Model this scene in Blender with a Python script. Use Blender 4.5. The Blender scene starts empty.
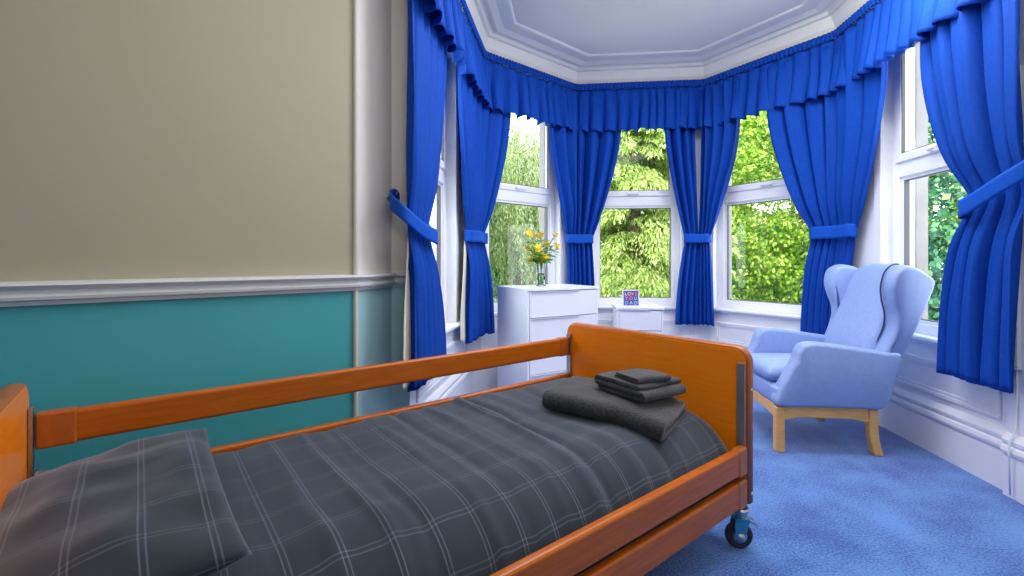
import bpy, bmesh, math, random
import numpy as np
from mathutils import Vector, Matrix, noise as mnoise
random.seed(7); rng = np.random.default_rng(7)
S = bpy.context.scene
COL = S.collection
PI = math.pi

# ------------------------------------------------------------------ helpers
def link(o):
    COL.objects.link(o); return o

def tag(o, label=None, cat=None, group=None, kind=None):
    if label: o['label'] = label
    if cat: o['category'] = cat
    if group: o['group'] = group
    if kind: o['kind'] = kind
    return o

def empty(name, loc=(0, 0, 0), rz=0.0):
    o = bpy.data.objects.new(name, None); link(o)
    o.location = loc; o.rotation_euler = (0, 0, rz); o.empty_display_size = .1
    return o

def obj(name, bm, m, parent=None, smooth=False, bevel=0, solid=0, sub=0, angle=None):
    me = bpy.data.meshes.new(name)
    if isinstance(bm, bmesh.types.BMesh):
        bmesh.ops.recalc_face_normals(bm, faces=bm.faces)
        bm.to_mesh(me); bm.free()
    else:
        me = bm
    for mm in (m if isinstance(m, (list, tuple)) else [m]):
        me.materials.append(mm)
    if smooth:
        for p in me.polygons: p.use_smooth = True
    o = bpy.data.objects.new(name, me); link(o)
    if parent: o.parent = parent
    if solid:
        md = o.modifiers.new('solid', 'SOLIDIFY'); md.thickness = solid; md.offset = 0
    if bevel:
        md = o.modifiers.new('bevel', 'BEVEL'); md.width = bevel; md.segments = 3
        md.limit_method = 'ANGLE'; md.angle_limit = math.radians(35)
    if sub:
        md = o.modifiers.new('sub', 'SUBSURF'); md.levels = sub; md.render_levels = sub
    return o

def B(): return bmesh.new()

def box(bm, x0, x1, y0, y1, z0, z1, M=None):
    vs = []
    for z in (z0, z1):
        for x, y in ((x0, y0), (x1, y0), (x1, y1), (x0, y1)):
            p = Vector((x, y, z))
            vs.append(bm.verts.new(M @ p if M else p))
    for f in ((0, 3, 2, 1), (4, 5, 6, 7), (0, 1, 5, 4), (1, 2, 6, 5), (2, 3, 7, 6), (3, 0, 4, 7)):
        bm.faces.new([vs[i] for i in f])
    return bm

def prism(bm, poly, h0, h1, fn):
    """poly: 2-D outline, fn(a,b,h)->xyz; closed solid between h0 and h1"""
    a = [bm.verts.new(fn(p[0], p[1], h0)) for p in poly]
    b = [bm.verts.new(fn(p[0], p[1], h1)) for p in poly]
    n = len(poly)
    bm.faces.new(a); bm.faces.new(b[::-1])
    for i in range(n):
        bm.faces.new([a[i], a[(i + 1) % n], b[(i + 1) % n], b[i]])
    return bm

def tube(bm, pts, r, n=10, caps=True):
    pts = [Vector(p) for p in pts]
    rs = r if isinstance(r, (list, tuple)) else [r] * len(pts)
    rings = []; up = Vector((0, 0, 1)); prev = None
    for i, p in enumerate(pts):
        t = (pts[min(i + 1, len(pts) - 1)] - pts[max(i - 1, 0)]).normalized()
        if prev is None:
            a = up.cross(t)
            if a.length < .05: a = Vector((1, 0, 0)).cross(t)
            a.normalize()
        else:
            a = (prev - t * prev.dot(t)).normalized()
        prev = a; b = t.cross(a)
        rings.append([bm.verts.new(p + (a * math.cos(2 * PI * k / n) + b * math.sin(2 * PI * k / n)) * rs[i]) for k in range(n)])
    for r0, r1 in zip(rings, rings[1:]):
        for k in range(n):
            bm.faces.new([r0[k], r0[(k + 1) % n], r1[(k + 1) % n], r1[k]])
    if caps:
        bm.faces.new(rings[0][::-1]); bm.faces.new(rings[-1])
    return bm

def lathe(bm, prof, c=(0, 0, 0), n=24, axis='z'):
    rings = []
    for r, h in prof:
        ring = []
        for k in range(n):
            a = 2 * PI * k / n
            p = (r * math.cos(a), r * math.sin(a), h)
            if axis == 'y': p = (p[0], p[2], p[1])
            ring.append(bm.verts.new(Vector(p) + Vector(c)))
        rings.append(ring)
    for r0, r1 in zip(rings, rings[1:]):
        for k in range(n):
            bm.faces.new([r0[k], r0[(k + 1) % n], r1[(k + 1) % n], r1[k]])
    bm.faces.new(rings[0][::-1]); bm.faces.new(rings[-1])
    return bm

def grid(nu, nv, fn, uvfn=None, closed_u=False):
    bm = B(); uvl = bm.loops.layers.uv.new('UVMap') if uvfn else None
    V = [[bm.verts.new(fn(i / (nu if closed_u else nu - 1), j / (nv - 1))) for i in range(nu)] for j in range(nv)]
    for j in range(nv - 1):
        for i in range(nu if closed_u else nu - 1):
            i2 = (i + 1) % nu
            f = bm.faces.new([V[j][i], V[j][i2], V[j + 1][i2], V[j + 1][i]])
            if uvl:
                for l, (a, b) in zip(f.loops, ((i, j), (i + 1, j), (i + 1, j + 1), (i, j + 1))):
                    l[uvl].uv = uvfn(a / (nu - 1), b / (nv - 1))
    return bm

def offs(pts, o):
    P = [np.array(p, float) for p in pts]; n = []
    for a, b in zip(P, P[1:]):
        d = (b - a) / np.linalg.norm(b - a); n.append(np.array([-d[1], d[0]]))
    out = []
    for i, p in enumerate(P):
        if i == 0: m = n[0]
        elif i == len(P) - 1: m = n[-1]
        else:
            m = n[i - 1] + n[i]; m = m / np.dot(m, n[i])
        out.append(p + o * m)
    return out

def sweep(bm, prof, pts):
    """prof: closed outline of (offset into the room, z) run along a plan polyline with mitres"""
    cols = []
    for o, z in prof:
        cols.append([bm.verts.new((p[0], p[1], z)) for p in offs(pts, -o)])
    n = len(prof); m = len(pts)
    for i in range(n):
        for k in range(m - 1):
            bm.faces.new([cols[i][k], cols[i][k + 1], cols[(i + 1) % n][k + 1], cols[(i + 1) % n][k]])
    bm.faces.new([c[0] for c in cols]); bm.faces.new([c[-1] for c in cols][::-1])
    return bm

# ------------------------------------------------------------------ materials
def new_mat(name):
    m = bpy.data.materials.new(name); m.use_nodes = True
    nt = m.node_tree; return m, nt, nt.nodes['Principled BSDF']

def mat(name, col, rough=.6, col2=None, scale=8, bump=0, bscale=None, metal=0, sheen=0, stretch=(1, 1, 1), detail=4, coords='Object', spec=None):
    m, nt, p = new_mat(name)
    p.inputs['Base Color'].default_value = (*col, 1); p.inputs['Roughness'].default_value = rough
    p.inputs['Metallic'].default_value = metal
    if spec is not None: p.inputs['Specular IOR Level'].default_value = spec
    if sheen:
        p.inputs['Sheen Weight'].default_value = sheen
    if col2 or bump:
        tc = nt.nodes.new('ShaderNodeTexCoord'); mp = nt.nodes.new('ShaderNodeMapping')
        mp.inputs['Scale'].default_value = stretch
        nt.links.new(tc.outputs[coords], mp.inputs['Vector'])
    if col2:
        nz = nt.nodes.new('ShaderNodeTexNoise'); nz.inputs['Scale'].default_value = scale; nz.inputs['Detail'].default_value = detail
        nt.links.new(mp.outputs[0], nz.inputs['Vector'])
        rp = nt.nodes.new('ShaderNodeValToRGB'); e = rp.color_ramp.elements
        e[0].position = .35; e[0].color = (*col, 1); e[1].position = .65; e[1].color = (*col2, 1)
        nt.links.new(nz.outputs[0], rp.inputs[0]); nt.links.new(rp.outputs[0], p.inputs['Base Color'])
    if bump:
        nb = nt.nodes.new('ShaderNodeTexNoise'); nb.inputs['Scale'].default_value = bscale or scale; nb.inputs['Detail'].default_value = 3
        nt.links.new(mp.outputs[0], nb.inputs['Vector'])
        bp = nt.nodes.new('ShaderNodeBump'); bp.inputs['Strength'].default_value = bump; bp.inputs['Distance'].default_value = .004
        nt.links.new(nb.outputs[0], bp.inputs['Height']); nt.links.new(bp.outputs[0], p.inputs['Normal'])
    return m

def wood_mat(name, c1, c2, axis=0, rough=.3, scale=5.):
    st = [18, 18, 18]; st[axis] = 1.2
    m = mat(name, c1, rough, c2, scale, stretch=tuple(st), detail=6)
    p = m.node_tree.nodes['Principled BSDF']
    p.inputs['Coat Weight'].default_value = .08; p.inputs['Specular IOR Level'].default_value = .25; p.inputs['Coat Roughness'].default_value = .15
    return m

WHITE = mat('white_gloss_paint', (.82, .84, .9), .35, (.86, .87, .92), 3)
FRAMEW = mat('white_window_plastic', (.84, .86, .9), .3)
CEIL = mat('ceiling_paint', (.84, .80, .72), .8, (.86, .82, .74), 2)
FURN = mat('white_furniture_laminate', (.84, .86, .93), .35)
CURT = mat('royal_blue_curtain_fabric', (.0008, .050, .35), .8, (.0014, .058, .39), 60, bump=.15, bscale=500, spec=.2)
TIE = mat('royal_blue_tieback_fabric', (.002, .072, .46), .7, (.003, .082, .50), 60, spec=.2)
LINING = mat('cream_curtain_lining', (.78, .74, .62), .85)
RUBBER = mat('black_rubber', (.02, .021, .024), .6)
RUBGREY = mat('grey_window_gasket', (.10, .10, .11), .6)
STEEL = mat('brushed_steel', (.55, .56, .58), .3, metal=1)
CASTB = mat('blue_castor_plastic', (.03, .25, .48), .4)
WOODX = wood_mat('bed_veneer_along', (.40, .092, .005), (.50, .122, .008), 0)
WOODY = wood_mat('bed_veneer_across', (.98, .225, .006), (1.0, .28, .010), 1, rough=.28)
WOODT = mat('bed_edge_trim', (.38, .10, .012), .3, (.45, .12, .015), 20, stretch=(3, 3, 1))
BEECH = mat('beech_chair_wood', (.76, .40, .11), .35, (.84, .48, .16), 6, stretch=(2, 2, 14))
CHAIRF = mat('pale_blue_chair_vinyl', (.245, .36, .68), .5, (.275, .39, .71), 40, bump=.06, bscale=300)
PIPING = mat('dark_navy_piping', (.03, .04, .14), .6)
TOWEL = mat('charcoal_terry_towel', (.013, .014, .016), .95, (.042, .043, .047), 110, bump=1.0, bscale=170, sheen=.3)
SHEET = mat('pale_grey_sheet', (.5, .53, .6), .85)
TRUNKW = mat('white_trunking', (.8, .84, .86), .4)
BARK = mat('tree_bark', (.10, .075, .05), .9, (.16, .12, .09), 20, bump=.6)
STONE = mat('pale_stone', (.26, .25, .24), .85, (.31, .30, .28), 6)
GRASS = mat('lawn_grass', (.10, .22, .03), .9, (.2, .35, .06), 4)

def wall_paint(name, lo, hi):
    m, nt, p = new_mat(name); p.inputs['Roughness'].default_value = .55
    g = nt.nodes.new('ShaderNodeNewGeometry'); sx = nt.nodes.new('ShaderNodeSeparateXYZ')
    nt.links.new(g.outputs['Position'], sx.inputs[0])
    gt = nt.nodes.new('ShaderNodeMath'); gt.operation = 'GREATER_THAN'; gt.inputs[1].default_value = 1.0
    nt.links.new(sx.outputs['Z'], gt.inputs[0])
    nz = nt.nodes.new('ShaderNodeTexNoise'); nz.inputs['Scale'].default_value = 140
    mx = nt.nodes.new('ShaderNodeMix'); mx.data_type = 'RGBA'
    mx.inputs['A'].default_value = (*lo, 1); mx.inputs['B'].default_value = (*hi, 1)
    nt.links.new(gt.outputs[0], mx.inputs['Factor']); nt.links.new(mx.outputs['Result'], p.inputs['Base Color'])
    bp = nt.nodes.new('ShaderNodeBump'); bp.inputs['Strength'].default_value = .08; bp.inputs['Distance'].default_value = .003
    nt.links.new(nz.outputs[0], bp.inputs['Height']); nt.links.new(bp.outputs[0], p.inputs['Normal'])
    return m
TWOTONE = wall_paint('two_tone_wall_paint', (.055, .37, .405), (.41, .372, .262))
TWOTONE_LIT = wall_paint('two_tone_wall_paint_lit', (.40, .68, .72), (.80, .76, .69))  # wall paint made lighter: brighter light on the pier put into the colour

def carpet_mat():
    m, nt, p = new_mat('blue_cut_pile_carpet'); p.inputs['Roughness'].default_value = .95; p.inputs['Sheen Weight'].default_value = .35
    tc = nt.nodes.new('ShaderNodeTexCoord')
    n1 = nt.nodes.new('ShaderNodeTexNoise'); n1.inputs['Scale'].default_value = 120; n1.inputs['Detail'].default_value = 3
    n2 = nt.nodes.new('ShaderNodeTexNoise'); n2.inputs['Scale'].default_value = 3.5; n2.inputs['Detail'].default_value = 4
    mth = nt.nodes.new('ShaderNodeMath'); mth.operation = 'MULTIPLY_ADD'; mth.inputs[1].default_value = .75
    nt.links.new(tc.outputs['Object'], n1.inputs['Vector']); nt.links.new(tc.outputs['Object'], n2.inputs['Vector'])
    nt.links.new(n2.outputs[0], mth.inputs[0]); nt.links.new(n1.outputs[0], mth.inputs[2])
    rp = nt.nodes.new('ShaderNodeValToRGB'); e = rp.color_ramp.elements
    e[0].position = .68; e[0].color = (.003, .046, .29, 1); e[1].position = 1.0; e[1].color = (.085, .24, .60, 1)
    nt.links.new(mth.outputs[0], rp.inputs[0]); nt.links.new(rp.outputs[0], p.inputs['Base Color'])
    bp = nt.nodes.new('ShaderNodeBump'); bp.inputs['Strength'].default_value = .7; bp.inputs['Distance'].default_value = .006
    nt.links.new(n1.outputs[0], bp.inputs['Height']); nt.links.new(bp.outputs[0], p.inputs['Normal'])
    return m
CARPET = carpet_mat()

def plaid_mat(name, base=(.0095, .0175, .029)):
    """slate cloth with thin paired pale lines, on UV in metres"""
    m, nt, p = new_mat(name); p.inputs['Roughness'].default_value = .8; p.inputs['Sheen Weight'].default_value = .45; p.inputs['Sheen Roughness'].default_value = .45; p.inputs['Sheen Tint'].default_value = (.75, .85, 1, 1)
    tc = nt.nodes.new('ShaderNodeTexCoord'); sx = nt.nodes.new('ShaderNodeSeparateXYZ')
    nt.links.new(tc.outputs['UV'], sx.inputs[0])
    def math_(op, a, b=None):
        n = nt.nodes.new('ShaderNodeMath'); n.operation = op
        for i, v in enumerate((a, b)):
            if v is None: continue
            if isinstance(v, (int, float)): n.inputs[i].default_value = v
            else: nt.links.new(v, n.inputs[i])
        return n.outputs[0]
    def lines(c, period, shift):
        f = math_('FRACT', math_('DIVIDE', math_('ADD', c, shift), period))
        out = None
        for pos, w, st in ((.30, .016, 1.), (.40, .016, .9)):
            d = math_('ABSOLUTE', math_('SUBTRACT', f, pos))
            v = math_('MULTIPLY', math_('LESS_THAN', d, w), st)
            out = v if out is None else math_('MAXIMUM', out, v)
        return out
    a = lines(sx.outputs['X'], .105, 10.02); b = lines(sx.outputs['Y'], .125, 10.0)
    s = math_('MULTIPLY', math_('ADD', a, math_('MULTIPLY', b, .6)), .34)
    nz = nt.nodes.new('ShaderNodeTexNoise'); nz.inputs['Scale'].default_value = 9
    nt.links.new(tc.outputs['UV'], nz.inputs['Vector'])
    s2 = math_('MULTIPLY', s, math_('ADD', nz.outputs[0], .35))
    mx = nt.nodes.new('ShaderNodeMix'); mx.data_type = 'RGBA'
    mx.inputs['A'].default_value = (*base, 1); mx.inputs['B'].default_value = (.20, .25, .32, 1)
    nt.links.new(s2, mx.inputs['Factor']); nt.links.new(mx.outputs['Result'], p.inputs['Base Color'])
    nb = nt.nodes.new('ShaderNodeTexNoise'); nb.inputs['Scale'].default_value = 450
    nt.links.new(tc.outputs['UV'], nb.inputs['Vector'])
    bp = nt.nodes.new('ShaderNodeBump'); bp.inputs['Strength'].default_value = .25; bp.inputs['Distance'].default_value = .002
    nt.links.new(nb.outputs[0], bp.inputs['Height']); nt.links.new(bp.outputs[0], p.inputs['Normal'])
    return m
PLAID = plaid_mat('slate_plaid_bedding')

def glass_mat(name, tint=(1, 1, 1)):
    m = bpy.data.materials.new(name); m.use_nodes = True; nt = m.node_tree; nt.nodes.clear()
    out = nt.nodes.new('ShaderNodeOutputMaterial'); mx = nt.nodes.new('ShaderNodeMixShader')
    tr = nt.nodes.new('ShaderNodeBsdfTransparent'); tr.inputs[0].default_value = (*tint, 1)
    gl = nt.nodes.new('ShaderNodeBsdfGlossy'); gl.inputs['Roughness'].default_value = .0
    fr = nt.nodes.new('ShaderNodeFresnel'); fr.inputs[0].default_value = 1.5
    nt.links.new(fr.outputs[0], mx.inputs[0]); nt.links.new(tr.outputs[0], mx.inputs[1]); nt.links.new(gl.outputs[0], mx.inputs[2])
    nt.links.new(mx.outputs[0], out.inputs[0]); return m
GLASS = glass_mat('window_glass')
VASEG = glass_mat('vase_glass', (.93, .97, .95))

def leaf_mat(name, stops, trans=.35):
    m, nt, p = new_mat(name)
    g = nt.nodes.new('ShaderNodeNewGeometry'); rp = nt.nodes.new('ShaderNodeValToRGB')
    nt.links.new(g.outputs['Random Per Island'], rp.inputs[0])
    e = rp.color_ramp.elements
    while len(e) < len(stops): e.new(.5)
    for el, (pos, c) in zip(e, stops): el.position = pos; el.color = (*c, 1)
    p.inputs['Roughness'].default_value = .55
    tl = nt.nodes.new('ShaderNodeBsdfTranslucent'); mx = nt.nodes.new('ShaderNodeMixShader'); mx.inputs[0].default_value = trans
    nt.links.new(rp.outputs[0], p.inputs['Base Color']); nt.links.new(rp.outputs[0], tl.inputs[0])
    nt.links.new(p.outputs[0], mx.inputs[1]); nt.links.new(tl.outputs[0], mx.inputs[2])
    nt.links.new(mx.outputs[0], nt.nodes['Material Output'].inputs[0])
    return m

# ------------------------------------------------------------------ camera
F_PX = 465.0
cam = bpy.data.cameras.new('camera'); cam.sensor_width = 36; cam.lens = F_PX / 1024 * 36
cam.shift_y = -27 / 1024; cam.clip_start = .02
co = bpy.data.objects.new('camera', cam); link(co); co.location = (0, 0, 1.1); co.rotation_euler = (PI / 2, 0, 0)
S.camera = co

# ------------------------------------------------------------------ room plan
PEL = [(-.43, 2.20), (-.227, 3.77), (.617, 4.485), (1.80, 4.36), (2.39, 3.44), (2.225, 2.06)]
WB = [tuple(p) for p in offs(PEL, .13)]                         # bay wall, inner faces
dE = (np.array(WB[5]) - np.array(WB[4])); WB[5] = tuple(np.array(WB[4]) + dE * .893)
P1 = (-.704, 2.085); P2 = (-.622, 2.40); Q = (WB[0][0] + .026, 2.425)
WB[0] = Q
L0 = (-3.8, -.915); R1 = (WB[5][0] - .032, WB[5][1] - .002); R2 = (1.93, -1.6)
ZC = 2.965
ROOM = [L0, P1, P2] + WB + [R1, R2]

def frame_of(a, b):
    a = Vector((a[0], a[1], 0)); b = Vector((b[0], b[1], 0)); d = (b - a).normalized(); n = Vector((-d.y, d.x, 0))
    return Matrix(((d.x, n.x, 0, a.x), (d.y, n.y, 0, a.y), (0, 0, 1, 0), (0, 0, 0, 1))), (b - a).length

def struct(name, bm, m, **k):
    o = obj(name, bm, m, **k); o['kind'] = 'structure'; return o

bm = B(); bm.faces.new([bm.verts.new((p[0], p[1], 0)) for p in offs(ROOM[-1:] + ROOM + ROOM[:1], .08)[1:-1]])
r = bmesh.ops.extrude_face_region(bm, geom=bm.faces[:]);
for v in r['geom']:
    if isinstance(v, bmesh.types.BMVert): v.co.z = -.12
struct('floor', bm, CARPET)
bm = B(); bm.faces.new([bm.verts.new((p[0], p[1], ZC)) for p in offs(ROOM[-1:] + ROOM + ROOM[:1], .25)[1:-1]])
r = bmesh.ops.extrude_face_region(bm, geom=bm.faces[:])
for v in r['geom']:
    if isinstance(v, bmesh.types.BMVert): v.co.z = ZC + .15
struct('ceiling', bm, CEIL)

def plain_wall(name, a, b, m, t=.14, e0=0, e1=0):
    M, L = frame_of(a, b); bm = B(); box(bm, -e0, L + e1, 0, t, 0, ZC, M); return struct(name, bm, m)
plain_wall('wall_left', L0, P1, TWOTONE, e0=.1)
plain_wall('wall_left_pier', P1, P2, TWOTONE_LIT, t=.12)
plain_wall('wall_left_return', P2, Q, TWOTONE_LIT, t=.08)
plain_wall('wall_right', R1, R2, WHITE, e1=.1)
plain_wall('wall_back', R2, L0, TWOTONE, e0=.1, e1=.1)
bm = B(); tube(bm, [(P1[0] + .004, P1[1] - .004, 0), (P1[0] + .004, P1[1] - .004, ZC)], .011, 12)
struct('trim_1', bm, mat('corner_bead_paint', (.62, .63, .58), .5))

# bay walls with their windows  (s = along, t = outward)
WIN = dict(left=(.12, .93), left_cant=(.18, 1.06), center=(.22, 1.07), right_cant=(.08, 1.06), right=(.36, 1.22))
Z0, ZT0, ZT1, Z1 = .655, 1.645, 1.755, 2.56
wi = 0
for k, side in enumerate(('left', 'left_cant', 'center', 'right_cant', 'right')):
    M, L = frame_of(WB[k], WB[k + 1]); s0, s1 = WIN[side]
    bm = B(); T = .2; e = .09
    box(bm, 0, s0, 0, T, 0, ZC, M); box(bm, s1, L, 0, T, 0, ZC, M)
    box(bm, s0, s1, 0, T, 0, Z0, M); box(bm, s0, s1, 0, T, Z1, ZC, M)
    # close the outer corner
    if k < 4: prism(bm, [(L, 0), (L, T), (L + .085, T - .005)], 0, ZC, lambda a, b, h, M=M: M @ Vector((a, b, h)))
    struct('wall_bay_' + side, bm, WHITE)
    bm = B(); box(bm, 0, s0 + .01, .2, .27, -.6, ZC + .1, M); box(bm, s1 - .01, L, .2, .27, -.6, ZC + .1, M); box(bm, s0 + .01, s1 - .01, .2, .37, -.6, Z0 + .01, M); box(bm, s0 + .01, s1 - .01, .2, .27, Z1, ZC + .1, M)
    if k < 4: prism(bm, [(L, .2), (L, .27), (L + .115, .265), (L + .085, .195)], -.6, ZC + .1, lambda a, b, h, M=M: M @ Vector((a, b, h)))
    struct('wall_outer_' + side, bm, STONE)
    wi += 1
    w = empty('window_%d' % wi, M @ Vector(((s0 + s1) / 2, .1, Z0))); w['kind'] = 'structure'
    w.rotation_euler = M.to_euler()
    IM = w.matrix_basis.inverted() @ M
    def rect(bm, a, b, c, d, wd, t0, t1):
        box(bm, a, a + wd, t0, t1, c, d, IM); box(bm, b - wd, b, t0, t1, c, d, IM)
        box(bm, a + wd, b - wd, t0, t1, c, c + wd, IM); box(bm, a + wd, b - wd, t0, t1, d - wd, d, IM)
    bm = B(); rect(bm, s0, s1, Z0, Z1, .06, .06, .13); obj('window_frame', bm, FRAMEW, w, bevel=.004)
    bm = B(); box(bm, s0 + .06, s1 - .06, .06, .13, ZT0, ZT1, IM); obj('transom', bm, FRAMEW, w, bevel=.004)
    bm = B(); rect(bm, s0 + .045, s1 - .045, ZT1 - .015, Z1 - .045, .055, .045, .075); obj('top_sash', bm, FRAMEW, w, bevel=.006)
    bm = B(); rect(bm, s0 + .058, s1 - .058, Z0 + .058, ZT0 + .002, .022, .075, .115); obj('glazing_bead', bm, FRAMEW, w, bevel=.003)
    bm = B(); rect(bm, s0 + .079, s1 - .079, Z0 + .079, ZT0 - .019, .006, .080, .110); rect(bm, s0 + .099, s1 - .099, ZT1 + .039, Z1 - .099, .006, .050, .070); obj('gasket', bm, RUBGREY, w)
    bm = B(); v = [bm.verts.new(IM @ Vector(c)) for c in ((s0 + .07, .095, Z0 + .07), (s1 - .07, .095, Z0 + .07), (s1 - .07, .095, ZT0), (s0 + .07, .095, ZT0))]; bm.faces.new(v)
    obj('pane', bm, GLASS, w)
    bm = B(); v = [bm.verts.new(IM @ Vector(c)) for c in ((s0 + .09, .06, ZT1 + .03), (s1 - .09, .06, ZT1 + .03), (s1 - .09, .06, Z1 - .09), (s0 + .09, .06, Z1 - .09))]; bm.faces.new(v)
    obj('pane', bm, GLASS, w)
    bm = B(); sm = s0 + (s1 - s0) * (.42 if side != 'right_cant' else .45)
    box(bm, sm - .012, sm + .012, .025, .05, ZT1 - .005, ZT1 + .02, IM); box(bm, sm - .012, sm + .10, .014, .028, ZT1 + .002, ZT1 + .017, IM)
    obj('handle', bm, FRAMEW, w, bevel=.004)
    # painted casing round the opening
    bm = B()
    for a, b in ((s0 - .075, s0), (s1, s1 + .075)):
        a = max(a, .012); b = min(b, L - .012)
        box(bm, a, b, -.012, 0, .655, 2.62, IM)
    box(bm, s0, s1, -.012, 0, Z1, 2.62, IM)
    obj('architrave', bm, WHITE, w, bevel=.005)
    # raised panel moulding below the sill
    bm = B(); a, b, c, d = .10, L - .10, .33, .53
    if side == 'right': b = L - .06
    for j, (ins, wd, dp) in enumerate(((0, .022, .014), (.022, .018, .008))):
        a2, b2, c2, d2 = a + ins, b - ins, c + ins, d - ins
        box(bm, a2, b2, -dp, 0, c2, c2 + wd, M); box(bm, a2, b2, -dp, 0, d2 - wd, d2, M)
        box(bm, a2, a2 + wd, -dp, 0, c2 + wd, d2 - wd, M); box(bm, b2 - wd, b2, -dp, 0, c2 + wd, d2 - wd, M)
    struct('trim_%d' % (10 + wi), bm, WHITE, bevel=.004)

# mouldings that run round the room
BASE = [(0, 0), (.022, 0), (.022, .175), (.018, .19), (.03, .20), (.034, .215), (.03, .232), (.018, .24), (.026, .25), (.028, .265), (.016, .285), (.008, .29), (0, .295)]
struct('baseboard_bay', sweep(B(), BASE, WB), WHITE, smooth=False)
struct('baseboard_right', sweep(B(), BASE, [R1, R2]), WHITE)
struct('baseboard_left', sweep(B(), BASE, [L0, P1, P2, Q]), WHITE)
SILL = [(0, .615), (.015, .615), (.022, .628), (.042, .632), (.048, .64), (.048, .652), (.042, .66), (0, .66)]
struct('trim_2', sweep(B(), SILL, WB), WHITE)
DADO = [(0, .968), (.012, .968), (.016, .98), (.030, .985), (.033, .995), (.022, 1.003), (.020, 1.012), (.034, 1.018), (.046, 1.028), (.044, 1.036), (0, 1.04)]
struct('trim_3', sweep(B(), DADO, [L0, P1, P2, Q]), mat('dado_white', (.72, .73, .74), .4))
CORN = [(0, 2.70), (.03, 2.73), (.035, 2.76), (.06, 2.775), (.10, 2.80), (.135, 2.84), (.155, 2.885), (.16, 2.91), (.185, 2.915), (.195, 2.937), (.215, 2.945), (.225, 2.935), (.25, 2.93), (.27, 2.938), (.30, 2.948), (.38, 2.950), (.395, 2.953), (.402, 2.96), (.41, 2.975), (0, 2.975)]
struct('trim_4', sweep(B(), CORN, [P1, P2] + WB + [R1, R2]), mat('cornice_paint', (.82, .79, .73), .7))
struct('trim_5', sweep(B(), CORN, [L0, P1]), CEIL)

# ------------------------------------------------------------------ curtains and valance
class Path:
    def __init__(self, pts, smooth=.16):
        P = np.array([np.array(p) for p in pts]); seg = np.linalg.norm(np.diff(P, axis=0), axis=1)
        L = np.concatenate([[0], np.cumsum(seg)]); self.L = L[-1]
        s = np.linspace(-.4, self.L + .4, 2000)
        def ev(a):
            x = np.interp(a, L, P[:, 0]); y = np.interp(a, L, P[:, 1])
            d0 = (P[1] - P[0]) / seg[0]; d1 = (P[-1] - P[-2]) / seg[-1]
            lo = np.minimum(a, 0); hi = np.maximum(a - self.L, 0)
            return np.stack([x + lo * d0[0] + hi * d1[0], y + lo * d0[1] + hi * d1[1]], -1)
        ks = np.linspace(-smooth / 2, smooth / 2, 21)
        self.s = s; self.p = np.mean([ev(s + k) for k in ks], axis=0)
        t = np.gradient(self.p, s, axis=0); t /= np.linalg.norm(t, axis=1)[:, None]; self.n = np.stack([t[:, 1], -t[:, 0]], -1)   # into the room
    def at(self, a):
        return (np.array([np.interp(a, self.s, self.p[:, 0]), np.interp(a, self.s, self.p[:, 1])]),
                np.array([np.interp(a, self.s, self.n[:, 0]), np.interp(a, self.s, self.n[:, 1])]))
KP = Path(offs(PEL, .062)); VP = Path(PEL, .10)

ZTOP, ZV, ZTIE, ZHEM = 2.70, 2.34, 1.30, .495
def lerp(a, b, t): return a + (b - a) * t

def curtain_panel(name, parent, top, tie, hem, folds, ztie=ZTIE, zhem=ZHEM, ph=0., push=0., tie_push=0., dz=(0, 0), m=CURT, amp=1., seed=0, ztop=ZTOP):
    nu, nv = folds * 12 + 1, 60
    def edges(z):
        if z >= ZV: return top
        if z >= ztie:
            q = max(0, (ZV - z) / (ZV - ztie)); q = q ** 1.45
            return (lerp(top[0], tie[0], q), lerp(top[1], tie[1], q))
        q = min(1, (ztie - z) / (ztie - zhem)); q = 1 - (1 - q) ** 1.9
        return (lerp(tie[0], hem[0], q), lerp(tie[1], hem[1], q))
    wt = top[1] - top[0]
    def fn(u, v):
        zb = lerp(ztop, zhem, v)
        a, b = edges(zb); w = b - a
        tight = math.exp(-((zb - ztie) / .16) ** 2)
        wob = .55 * mnoise.noise(Vector((u * 3.4 + seed, zb * .7, 3.3)))
        th = 2 * PI * (folds * u) + ph + wob * 2
        A = amp * lerp(min(.088, 1.15 * w / folds), .030, tight) * (1 + .5 * mnoise.noise(Vector((u * folds * .9, seed * 3.1, zb * .6))))
        f = .5 + .5 * math.sin(th); f = f * (1 + .22 * math.sin(2 * th + 1.1 + seed))
        off = -.012 + A * f + .010 * mnoise.noise(Vector((u * folds * 1.3, zb * 2.2, seed + 5)))
        sh = -.17 * w / folds * math.cos(th) * (1 - .6 * tight)
        # gathers ride over each other at the tie
        cx = .5 - abs(u - .5); off += tight * .014 * math.sin(PI * u)
        below = max(0, min(1, (ztie - zb) / .35)); off += push * below + tie_push * tight
        s = lerp(a, b, u) + sh * (0 if u in (0, 1) else 1)
        off = max(off, -.016) if m is CURT else off
        p, n = KP.at(s); p = p + n * off
        z = zb + v ** 6 * (lerp(dz[0], dz[1], u) + .010 * math.sin(th))
        if parent is not None: return Vector((p[0], p[1], z)) - parent.location
        return Vector((p[0], p[1], z))
    return obj(name, grid(nu, nv, fn), m, parent, smooth=True, solid=.004)

def band(name, parent, path, h, m=TIE, n=64, seed=0, thick=.006, tilt=.15):
    """closed cloth loop following path(t)->(x,y,z)"""
    def fn(u, v):
        p = path(u * 2 * PI); q = Vector(p) + Vector((0, 0, (v - .5) * h))
        q += Vector((0, 0, .006 * mnoise.noise(Vector((u * 6, seed, 0)))))
        return q - parent.location
    return obj(name, grid(n, 6, fn, closed_u=True), m, parent, smooth=True, solid=thick)

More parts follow.
